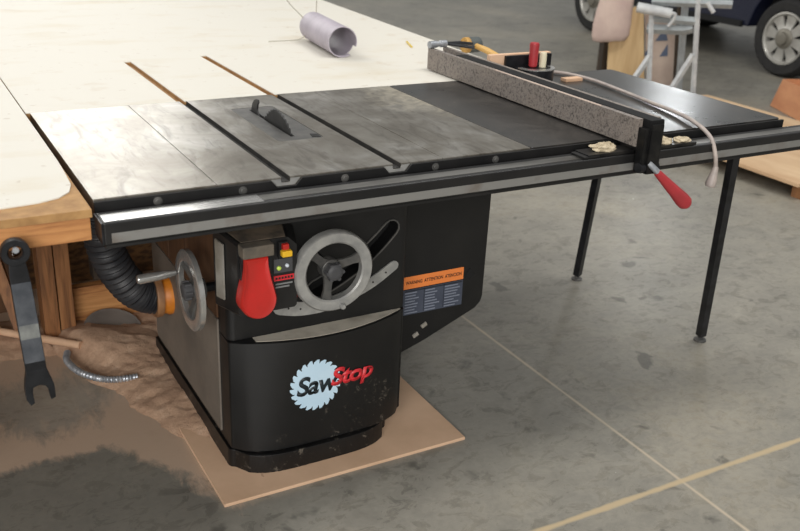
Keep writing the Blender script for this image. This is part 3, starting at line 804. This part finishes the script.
# flexible metal conduit half buried in the dust
cp = spline([(.062, 1.00, .030), (.050, .94, .034), (.066, .855, .036), (.110, .79, .034), (.160, .765, .030), (.225, .765, .024)], 22)
m = MB(); m.tube(cp, .012, 14, True, [.0100+.0016*math.sin(i*1.9) for i in range(len(cp))])
tag(obj('metal_conduit', m, 'galvanised'), 'short curved ribbed steel conduit half buried in the sawdust', 'conduit')
m = MB(); m.tube([(-.36, 1.33, .048), (-.11, 1.20, .050), (.105, 1.00, .048)], .013, 14)
tag(obj('wooden_dowel', m, 'pale_wood'), 'pale thin stick lying on the sawdust under the bench', 'stick')

m = MB(); m.lathe([(.0, -.004), (.085, -.006), (.095, .0), (.095, .006), (.085, .002), (.0, .004)], (.232, 1.105, .034), (.1, -.3, .9), 40)
tag(obj('grey_lid', m, 'grey_plastic'), 'round grey lid half buried in the sawdust beside the bench leg', 'lid')

# ------------------------------------------------------------------ things lying on the outfeed table
tb = thing('jig_tube', 'pale lavender plastic pipe with wires lying on the white outfeed table', 'pipe', (1.16, 1.39, Z))
A = Vector((1.140, 1.235, Z+.055)); B = Vector((1.186, 1.60, Z+.055)); d = (B-A).normalized(); L = (B-A).length
m = MB(); m.lathe([(.0545, 0), (.0545, L), (.0515, L), (.0515, 0)], A, d, 40, closed=True); tub = obj('pipe', m, 'pvc', tb)
c = MB(); c.box(1.168, 1.23, 1.20, 1.262, Z+.0, Z+.038); carve(tub, [c])
for p in ((1.118, 1.30, .045), (1.165, 1.59, .04)):
    m = MB(); q = Vector((p[0], p[1], Z+.055)); dirv = Vector((-.75, -.2, .62)).normalized()
    m.lathe([(.005, 0), (.005, .002)], Vector((1.149, 1.30, Z+.055))+dirv*.0535 if p[1] < 1.4 else Vector((1.184, 1.57, Z+.055))+dirv*.0535, dirv, 12); obj('drill_hole', m, 'ink', tub)
for pts in ([(1.19, 1.58, Z+.108), (1.20, 1.60, Z+.17), (1.20, 1.63, Z+.26)], [(1.145, 1.59, Z+.085), (1.10, 1.66, Z+.15), (1.07, 1.72, Z+.24)], [(1.135, 1.55, Z+.030), (1.10, 1.56, Z+.012), (1.00, 1.60, Z+.004)]):
    m = MB(); m.tube(spline(pts, 8), .0018, 6); obj('wire', m, 'wire', tb)
m = MB(); m.tube([(1.528, 1.455, Z+.0035), (1.488, 1.345, Z+.0035)], .004, 6); tag(obj('pencil', m, 'pencil'), 'short yellow pencil lying near the edge of the white outfeed table', 'pencil')

ml = thing('mallet', 'grey-headed mallet with wooden handle lying behind the fence', 'mallet', (1.60, 1.07, Z))
hc = Vector((1.594, 1.085, Z+.050)); dh_ = Vector((1, .05, 0)).normalized()
m = MB(); m.lathe([(.025, -.020), (.028, -.016), (.028, .026), (.025, .031)], hc, dh_, 28); hd_ = obj('head', m, 'mallet_grey', ml)
m = MB(); m.lathe([(.027, -.036), (.0285, -.033), (.0285, -.019), (.025, -.017)], hc, dh_, 28); obj('face', m, 'mallet_face', hd_)
m = MB(); m.tube([hc+Vector((.002, -.02, 0)), hc+Vector((.0, -.10, -.004)), hc+Vector((-.004, -.18, -.014)), hc+Vector((-.008, -.26, -.024))], .013, 14, True, [.010, .0115, .0125, .013]); obj('handle', m, 'handle_wood', ml)

# mitre gauge behind the fence, on the extension table
mg = thing('miter_gauge', 'black mitre gauge with upright red handle behind the fence', 'mitre gauge', (1.56, .68, Z))
m = MB(); m.prism(circ(1.565, .66, .064, 24, 180, 360)+[(1.629, .665), (1.629, .690), (1.501, .690), (1.501, .665)], XY, Z+.010, Z+.048, .002); obj('head', m, 'black_metal', mg)
m = MB(); m.prism(circ(1.565, .66, .067, 24, 180, 360)+circ(1.565, .66, .052, 24, 360, 180), XY, Z+.048, Z+.0515); obj('protractor', m, 'polished_casting', mg)
m = MB(); m.box(1.47, 1.655, .690, .702, Z+.008, Z+.085, .002); obj('fence_bracket', m, 'black_metal', mg)
m = MB(); m.box(1.415, 1.66, .703, .722, Z, Z+.088, .001); obj('wooden_fence', m, 'pale_wood', mg)
m = MB(); m.box(1.555, 1.575, .40, .66, Z, Z+.0098, .001); obj('bar', m, 'galvanised', mg)
m = MB(); m.lathe([(.012, 0), (.0145, .004), (.0150, .04), (.0162, .072), (.014, .078), (.006, .079)], (1.563, .668, Z+.050), (0, 0, 1), 22); gh = obj('handle', m, 'red_rubber', mg); gh['label'] = 'upright red handle'
m = MB(); m.lathe([(.012, 0), (.012, .045), (.009, .05)], (1.598, .662, Z+.046), (0, 0, 1), 16); obj('stop_knob', m, 'cream', mg)
m = MB(); m.box(1.675, 1.745, .625, .655, Z-.0004, Z+.010, .001, None); tag(obj('wood_scrap', m, 'pale_wood'), 'small pale wood scrap lying right of the mitre gauge', 'wood scrap')

# bar clamp lying on the far end of the fence
bc = thing('bar_clamp', 'small steel bar clamp lying on the far end of the fence top', 'clamp', (1.36, .93, Z+.075))
m = MB(); m.lathe([(.012, 0), (.012, .03), (.009, .032), (.009, .045), (.012, .047), (.012, .07)], (1.322, .935, Z+.0875), (1, .12, 0), 18); obj('screw_body', m, 'galvanised', bc)
m = MB(); m.tube([(1.39, .943, Z+.0875), (1.44, .930, Z+.0905), (1.485, .915, Z+.086)], .0055, 8); obj('upper_jaw', m, 'black_metal', bc)
m = MB(); m.tube([(1.39, .943, Z+.0875), (1.43, .905, Z+.084), (1.47, .880, Z+.080)], .0055, 8); obj('lower_jaw', m, 'black_metal', bc)

# grey hose draped over the extension table, nozzle hanging in front
hz = thing('air_hose', 'thin grey hose draped over the black extension table with nozzle hanging in front', 'hose', (1.72, .3, Z))
hp = spline([(1.70, .775, Z+.0065), (1.745, .715, Z+.0068), (1.765, .60, Z+.0068), (1.745, .43, Z+.007), (1.720, .27, Z+.007), (1.695, .14, Z+.009), (1.655, .02, Z+.010), (1.625, -.070, Z-.006), (1.618, -.104, Z-.045), (1.625, -.108, Z-.085)], 10)
m = MB(); m.tube(hp, .0058, 12); obj('hose', m, 'hose_grey', hz)
A = Vector((1.625, -.108, Z-.080)); B = Vector((1.612, -.110, Z-.136))
m = MB(); m.lathe([(.0075, 0), (.009, .012), (.0135, .036), (.0155, .050), (.012, .057)], A, B-A, 18); obj('nozzle', m, 'hose_grey', hz)

# ------------------------------------------------------------------ pallet and box on the right
pt = thing('pallet', 'low plywood-topped pallet on the floor beyond the black extension table', 'pallet', (4.3, 2.0, 0))
for x0, x1, y1, z in ((3.745, 4.30, 2.92, .098), (4.306, 4.62, 2.95, .100), (4.626, 4.92, 2.98, .100)):
    m = MB(); m.box(x0, x1, 1.20, y1, .078, z, .002); obj('deck_board', m, 'pallet_ply', pt)
for y in (1.24, 1.98, 2.82):
    m = MB(); m.box(3.80, 4.88, y-.035, y+.035, 0, .0775, .003); obj('bearer', m, 'pallet_block', pt)
bx = thing('wooden_box', 'open orange-brown plywood box on the floor behind the pallet', 'box', (5.4, 2.55, 0))
ax = Vector((-.42, -.907, 0)); dp = Vector((.907, -.42, 0)); P = Vector((5.48, 2.86, 0))
def wall(a0, a1, b0, b1, name):
    """slanted wall from floor segment a0-a1 to top segment b0-b1, 14 mm thick"""
    n = (a1-a0).cross(b0-a0).normalized()*.014
    m = MB(); m.loft([[a0, a1, b1, b0], [a0+n, a1+n, b1+n, b0+n]]); obj(name, m, 'box_ply', bx)
q = lambda s, t, z: P+ax*s+dp*t+Vector((0, 0, z))
wall(q(0, 0, .0), q(.9, 0, .0), q(.02, .05, .205), q(.9, .05, .205), 'slanted_wall')
wall(q(0, .45, .0), q(.9, .45, .0), q(.0, .45, .205), q(.9, .45, .205), 'back_wall')
wall(q(.9, 0, 0), q(.9, .45, 0), q(.9, .05, .205), q(.9, .45, .205), 'end_wall')
wall(q(0, .45, 0), q(0, 0, 0), q(0, .45, .205), q(.02, .05, .205), 'end_wall')
m = MB(); m.loft([[q(0, 0, .0), q(.9, 0, .0), q(.9, .45, .0), q(0, .45, .0)], [q(0, 0, .014), q(.9, 0, .014), q(.9, .45, .014), q(0, .45, .014)]]); obj('bottom', m, 'box_ply', bx)

# ------------------------------------------------------------------ sawhorse, panels, bag in the background
SO = Vector((4.78, 3.17, 0)); SU = Vector((.69, -.72, 0)).normalized(); SN = Vector((.72, .69, 0)).normalized()
def S(s, z, t=0): return SO+SU*s+SN*t+Vector((0, 0, z))
sh_ = thing('roller_stand', 'white tubular roller stand with angled braces beyond the extension table', 'stand', (4.78, 3.17, 0))
def bar(name, a, b, r, m_='stand_white', seg=4):
    m = MB(); m.tube([a, b], r, seg); return obj(name, m, m_, sh_)
bar('leg', S(-.175, 0), S(-.238, .62), .018); bar('leg', S(.142, 0), S(.062, .80), .018)
bar('leg', S(.03, 0, .25), S(-.02, .74, .06), .026, 'stand_grey')
bar('brace', S(-.372, .012), S(-.205, .34), .022); bar('brace', S(-.066, .012), S(.092, .37), .022)
m = MB(); m.tube([S(-.25, .60, .02), S(.07, .60, .02)], .03, 4); obj('crossbar', m, 'stand_grey', sh_)
m = MB(); m.tube([S(-.26, .52, .04), S(.0, .53, .04), S(.06, .55, .04)], .035, 4); obj('lower_plate', m, 'stand_grey', sh_)
m = MB(); m.tube([S(-.345, .672, -.02), S(-.10, .645, -.02)], .036, 16); obj('roller', m, 'stand_white', sh_)
m = MB(); m.tube(spline([S(-.10, .650, -.02), S(-.075, .64, -.02), S(-.085, .60, -.02), S(-.112, .555, -.02)], 5), .013, 8); obj('hook', m, 'stand_white', sh_)
m = MB(); m.tube([S(-.25, .715, .02), S(.30, .735, .02)], .03, 4); obj('top_bar', m, 'stand_grey', sh_)
m = MB(); m.tube([S(.13, .74, -.02), S(.183, .675, -.02)], .016, 8); obj('clamp_end', m, 'stand_white', sh_)

PO = Vector((5.05, 3.75, 0))
def Q(s, z, t=0): return PO+SU*s+SN*t+Vector((0, 0, z))
pa = thing('plywood_panel', 'tan plywood panel with clipped corner standing left of the white roller stand', 'panel', (4.9, 3.9, 0))
m = MB(); m.poly([Q(-.315, 0), Q(-.015, 0), Q(-.092, .545), Q(-.165, .60), Q(-.20, .585), Q(-.262, .44), Q(-.335, .33)], .05, SN); obj('board', m, 'panel_ply', pa)
m = MB(); m.poly([Q(-.304, .419, -.003), Q(-.335, .322, -.003), Q(-.25, .330, -.003)], .003, SN); obj('corner_mark', m, 'blue_grey', pa)
m = MB(); m.poly([Q(-.202+.016*math.cos(a), .515+.052*math.sin(a), -.003) for a in [2*PI*i/16 for i in range(16)]], .003, SN); obj('hand_hole', m, 'blue_grey', pa)
pb = thing('pink_panel', 'pinkish board with three blue triangles standing behind the roller stand legs', 'panel', (5.15, 3.7, 0))
m = MB(); m.poly([Q(.002, 0, .07), Q(.205, 0, .07), Q(.15, .545, .07), Q(-.09, .56, .07)], .03, SN); obj('board', m, 'pink_board', pb)
for tri in (((.078, .455), (.018, .345), (.114, .356)), ((-.012, .303), (-.060, .224), (.0, .232)), ((.117, .331), (.066, .226), (.13, .236))):
    m = MB(); m.poly([Q(a+.004, b_, .067) for a, b_ in tri], .003, SN); obj('triangle_mark', m, 'blue_grey', pb)
po3 = MB(); po3.box(-.03, .03, -.03, .03, 0, .92, .003, Matrix.Translation(Q(-.372, 0, .10)))
tag(obj('wooden_post', po3, 'dark_wood'), 'dark upright wooden post behind the hanging pale bag', 'post')
pst = MB(); pst.tube([S(.005, 0, .55), S(-.06, .74, .40)], .03, 4)
tag(obj('leaning_board', pst, 'dark_wood'), 'narrow dark board standing between the roller stand legs', 'board')
# bag: an oval sack hung from the post
rings = []
for z, w, dpt, s0 in ((.325, .07, .03, -.335), (.335, .125, .055, -.330), (.38, .142, .07, -.322), (.46, .146, .074, -.318), (.56, .138, .07, -.312), (.66, .128, .06, -.306), (.76, .10, .05, -.31), (.83, .04, .03, -.34)):
    rings.append([Q(s0+w*math.cos(2*PI*k/28)*(1+.05*math.sin(5*2*PI*k/28+z*9)), z+.012*math.cos(2*PI*k/28), -.045+dpt*math.sin(2*PI*k/28)*(1+.14*math.sin(6*2*PI*k/28+z*14))) for k in range(28)])
m = MB(); m.loft(rings); bg = obj('cloth_bag', m, 'bag_cloth', smooth=70); tag(bg, 'pale pinkish cloth bag hanging in front of the dark post', 'bag')
m = MB(); m.tube(spline([Q(-.34, .82, -.045), Q(-.36, .88, 0), Q(-.372, .91, .068)], 5), .008, 8); obj('strap', m, 'bag_cloth', bg)

# ------------------------------------------------------------------ pickup parked behind
tr = thing('pickup_truck', 'dark navy pickup truck parked in the background with silver wheels', 'truck', (7.3, 5.0, 0))
W1, W2, TR = 3.66, 6.16, .325
pts = [(1.70, .42)]
def arch(yc): return [(yc+.43*math.cos(a), .34+.43*math.sin(a)) for a in [PI-PI*i/14 for i in range(15)]]
pts = [(2.60, .46)]+[(W1-.44, .38)]+arch(W1)[1:-1]+[(W1+.44, .355), (W2-.44, .375)]+arch(W2)[1:-1]+[(W2+.46, .40), (7.15, .46), (7.2, .85), (7.0, 1.02), (5.75, 1.10), (5.75, 1.10), (2.60, 1.10)]
pts = [p for i, p in enumerate(pts) if i == 0 or p != pts[i-1]]
m = MB(); m.prism(pts, YZ, 6.50, 8.24, .02); obj('body', m, 'truck_navy', tr)
m = MB(); m.prism([(4.0, 1.08), (5.95, 1.08), (5.35, 1.66), (4.12, 1.68)], YZ, 6.60, 8.14, .03); cb = obj('cab', m, 'truck_navy', tr)
m = MB(); m.prism([(4.15, 1.14), (5.62, 1.14), (5.22, 1.60), (4.22, 1.60)], YZ, 6.592, 6.602); obj('side_window', m, 'glass_dark', cb)
m = MB(); m.box(6.66, 8.1, 2.9, 6.95, .50, .85); obj('underbody', m, 'truck_dark', tr)
m = MB(); m.box(6.47, 6.51, W1+.5, W2-.5, .345, .40, .008); obj('sill', m, 'truck_dark', tr)
def wheel(yc):
    c = Vector((6.46, yc, TR)); d = (-1, 0, 0)
    m = MB(); m.lathe([(.215, -.02), (.23, .012), (.295, .014), (.316, -.004), (TR, -.04), (TR, -.18), (.316, -.215), (.22, -.22), (.205, -.12)], c, d, 48, closed=True)
    t = obj('tyre', m, 'tyre', tr)
    m = MB(); m.lathe([(.220, -.03), (.220, .006), (.205, .008), (.188, -.012), (.182, -.05)], c, d, 40, closed=True); r = obj('rim', m, 'wheel_silver', t)
    for k in range(8):
        a = 2*PI*k/8+.2; e = Vector((0, math.cos(a), math.sin(a))); s = Vector((0, -math.sin(a), math.cos(a))); dv = Vector(d)
        m = MB(); rings = []
        for tt, wd, h_ in ((.06, .030, .005), (.11, .038, -.008), (.155, .046, -.012), (.195, .056, -.006)):
            p = c+e*tt+dv*h_; rings.append([p+s*wd, p-s*wd, p-s*wd-dv*.02, p+s*wd-dv*.02])
        m.loft(rings); obj('spoke', m, 'wheel_silver', r)
    m = MB(); m.lathe([(.085, -.03), (.085, .006), (.07, .018), (.055, .02), (.05, .04), (.03, .046)], c, d, 28); obj('hub_cap', m, 'hub_grey', r)
    m = MB(); m.lathe([(.19, -.10), (.19, -.06)], c, d, 28); obj('brake_drum', m, 'truck_dark', t)
wheel(W1); wheel(W2)
for yc in (W1, W2):
    c = Vector((8.02, yc, TR)); m = MB()
    m.lathe([(.05, 0), (.28, .0), (.31, .02), (TR, .05), (TR, .18), (.31, .22), (.05, .22)], c, (1, 0, 0), 32); obj('tyre', m, 'tyre', tr)

# ------------------------------------------------------------------ light
w = bpy.data.worlds.new('shop'); sc.world = w; w.use_nodes = True
nt_ = w.node_tree; bgn = nt_.nodes['Background']
tcw = nt_.nodes.new('ShaderNodeTexCoord'); sep = nt_.nodes.new('ShaderNodeSeparateXYZ')
nt_.links.new(tcw.outputs['Generated'], sep.inputs[0])
rampw = nt_.nodes.new('ShaderNodeValToRGB')
mr = nt_.nodes.new('ShaderNodeMapRange'); mr.inputs['From Min'].default_value = -1; mr.inputs['From Max'].default_value = 1
nt_.links.new(sep.outputs[2], mr.inputs['Value']); nt_.links.new(mr.outputs[0], rampw.inputs['Fac'])
e = rampw.color_ramp.elements
e[0].position = .48; e[0].color = (.30, .29, .27, 1); e[1].position = .62; e[1].color = (.62, .62, .60, 1)
e2 = e.new(.95); e2.color = (.55, .55, .54, 1)
nt_.links.new(rampw.outputs['Color'], bgn.inputs['Color']); bgn.inputs['Strength'].default_value = .62

def area(name, loc, target, sx, sy, power, colr=(1, 1, 1)):
    L = bpy.data.lights.new(name, 'AREA'); L.shape = 'RECTANGLE'; L.size = sx; L.size_y = sy; L.energy = power; L.color = colr
    o = bpy.data.objects.new(name, L); col.objects.link(o); o.location = loc
    o.rotation_euler = (Vector(target)-Vector(loc)).to_track_quat('-Z', 'Y').to_euler(); return o
area('back_doorway', (.3, 10.5, 3.9), (.9, .6, .7), 6.0, 2.6, 230, (1.0, .98, .94))
area('front_fill', (-3.2, -6.0, 3.0), (.4, .4, .3), 4.5, 3.0, 470, (1.0, .98, .95))  # added fill from behind the camera to brighten the saw's front
area('bench_fill', (-1.0, 4.6, 5.8), (.2, 2.4, .8), 3.2, 3.2, 145, (1, .985, .95))  # unseen overhead fill, added to light the bench top
area('overhead_fill', (2.5, -.2, 5.5), (2.2, 1.2, 0), 3.0, 1.2, 150, (1, .98, .94))  # unseen lamp added overhead for general light
area('window_light', (9.0, 7.3, 2.8), (1.75, .35, .876), .30, .8, 20, (.95, .98, 1))

# ------------------------------------------------------------------ camera
C = Vector((-.3382, -1.8326, 1.502)); yaw, pitch, roll, fpx = .5195, .3978, .0438, 937.0
fwd = Vector((math.sin(yaw)*math.cos(pitch), math.cos(yaw)*math.cos(pitch), -math.sin(pitch)))
rt_ = Vector((math.cos(yaw), -math.sin(yaw), 0)); upv = rt_.cross(fwd)
r2 = rt_*math.cos(roll)+upv*math.sin(roll); u2 = -rt_*math.sin(roll)+upv*math.cos(roll)
cd = bpy.data.cameras.new('camera'); cam = bpy.data.objects.new('camera', cd); col.objects.link(cam)
mm = Matrix((r2, u2, -fwd)).transposed().to_4x4(); mm.translation = C; cam.matrix_world = mm
cd.sensor_width = 36; cd.lens = fpx/800*36; cd.clip_end = 100; cd.clip_start = .05
cd.dof.use_dof = True; cd.dof.focus_distance = 2.45; cd.dof.aperture_fstop = 5.0
sc.camera = cam
vs = sc.view_settings
vs.view_transform = 'Standard'; vs.look = 'None'; vs.gamma = 1; vs.exposure = .06; vs.use_curve_mapping = False
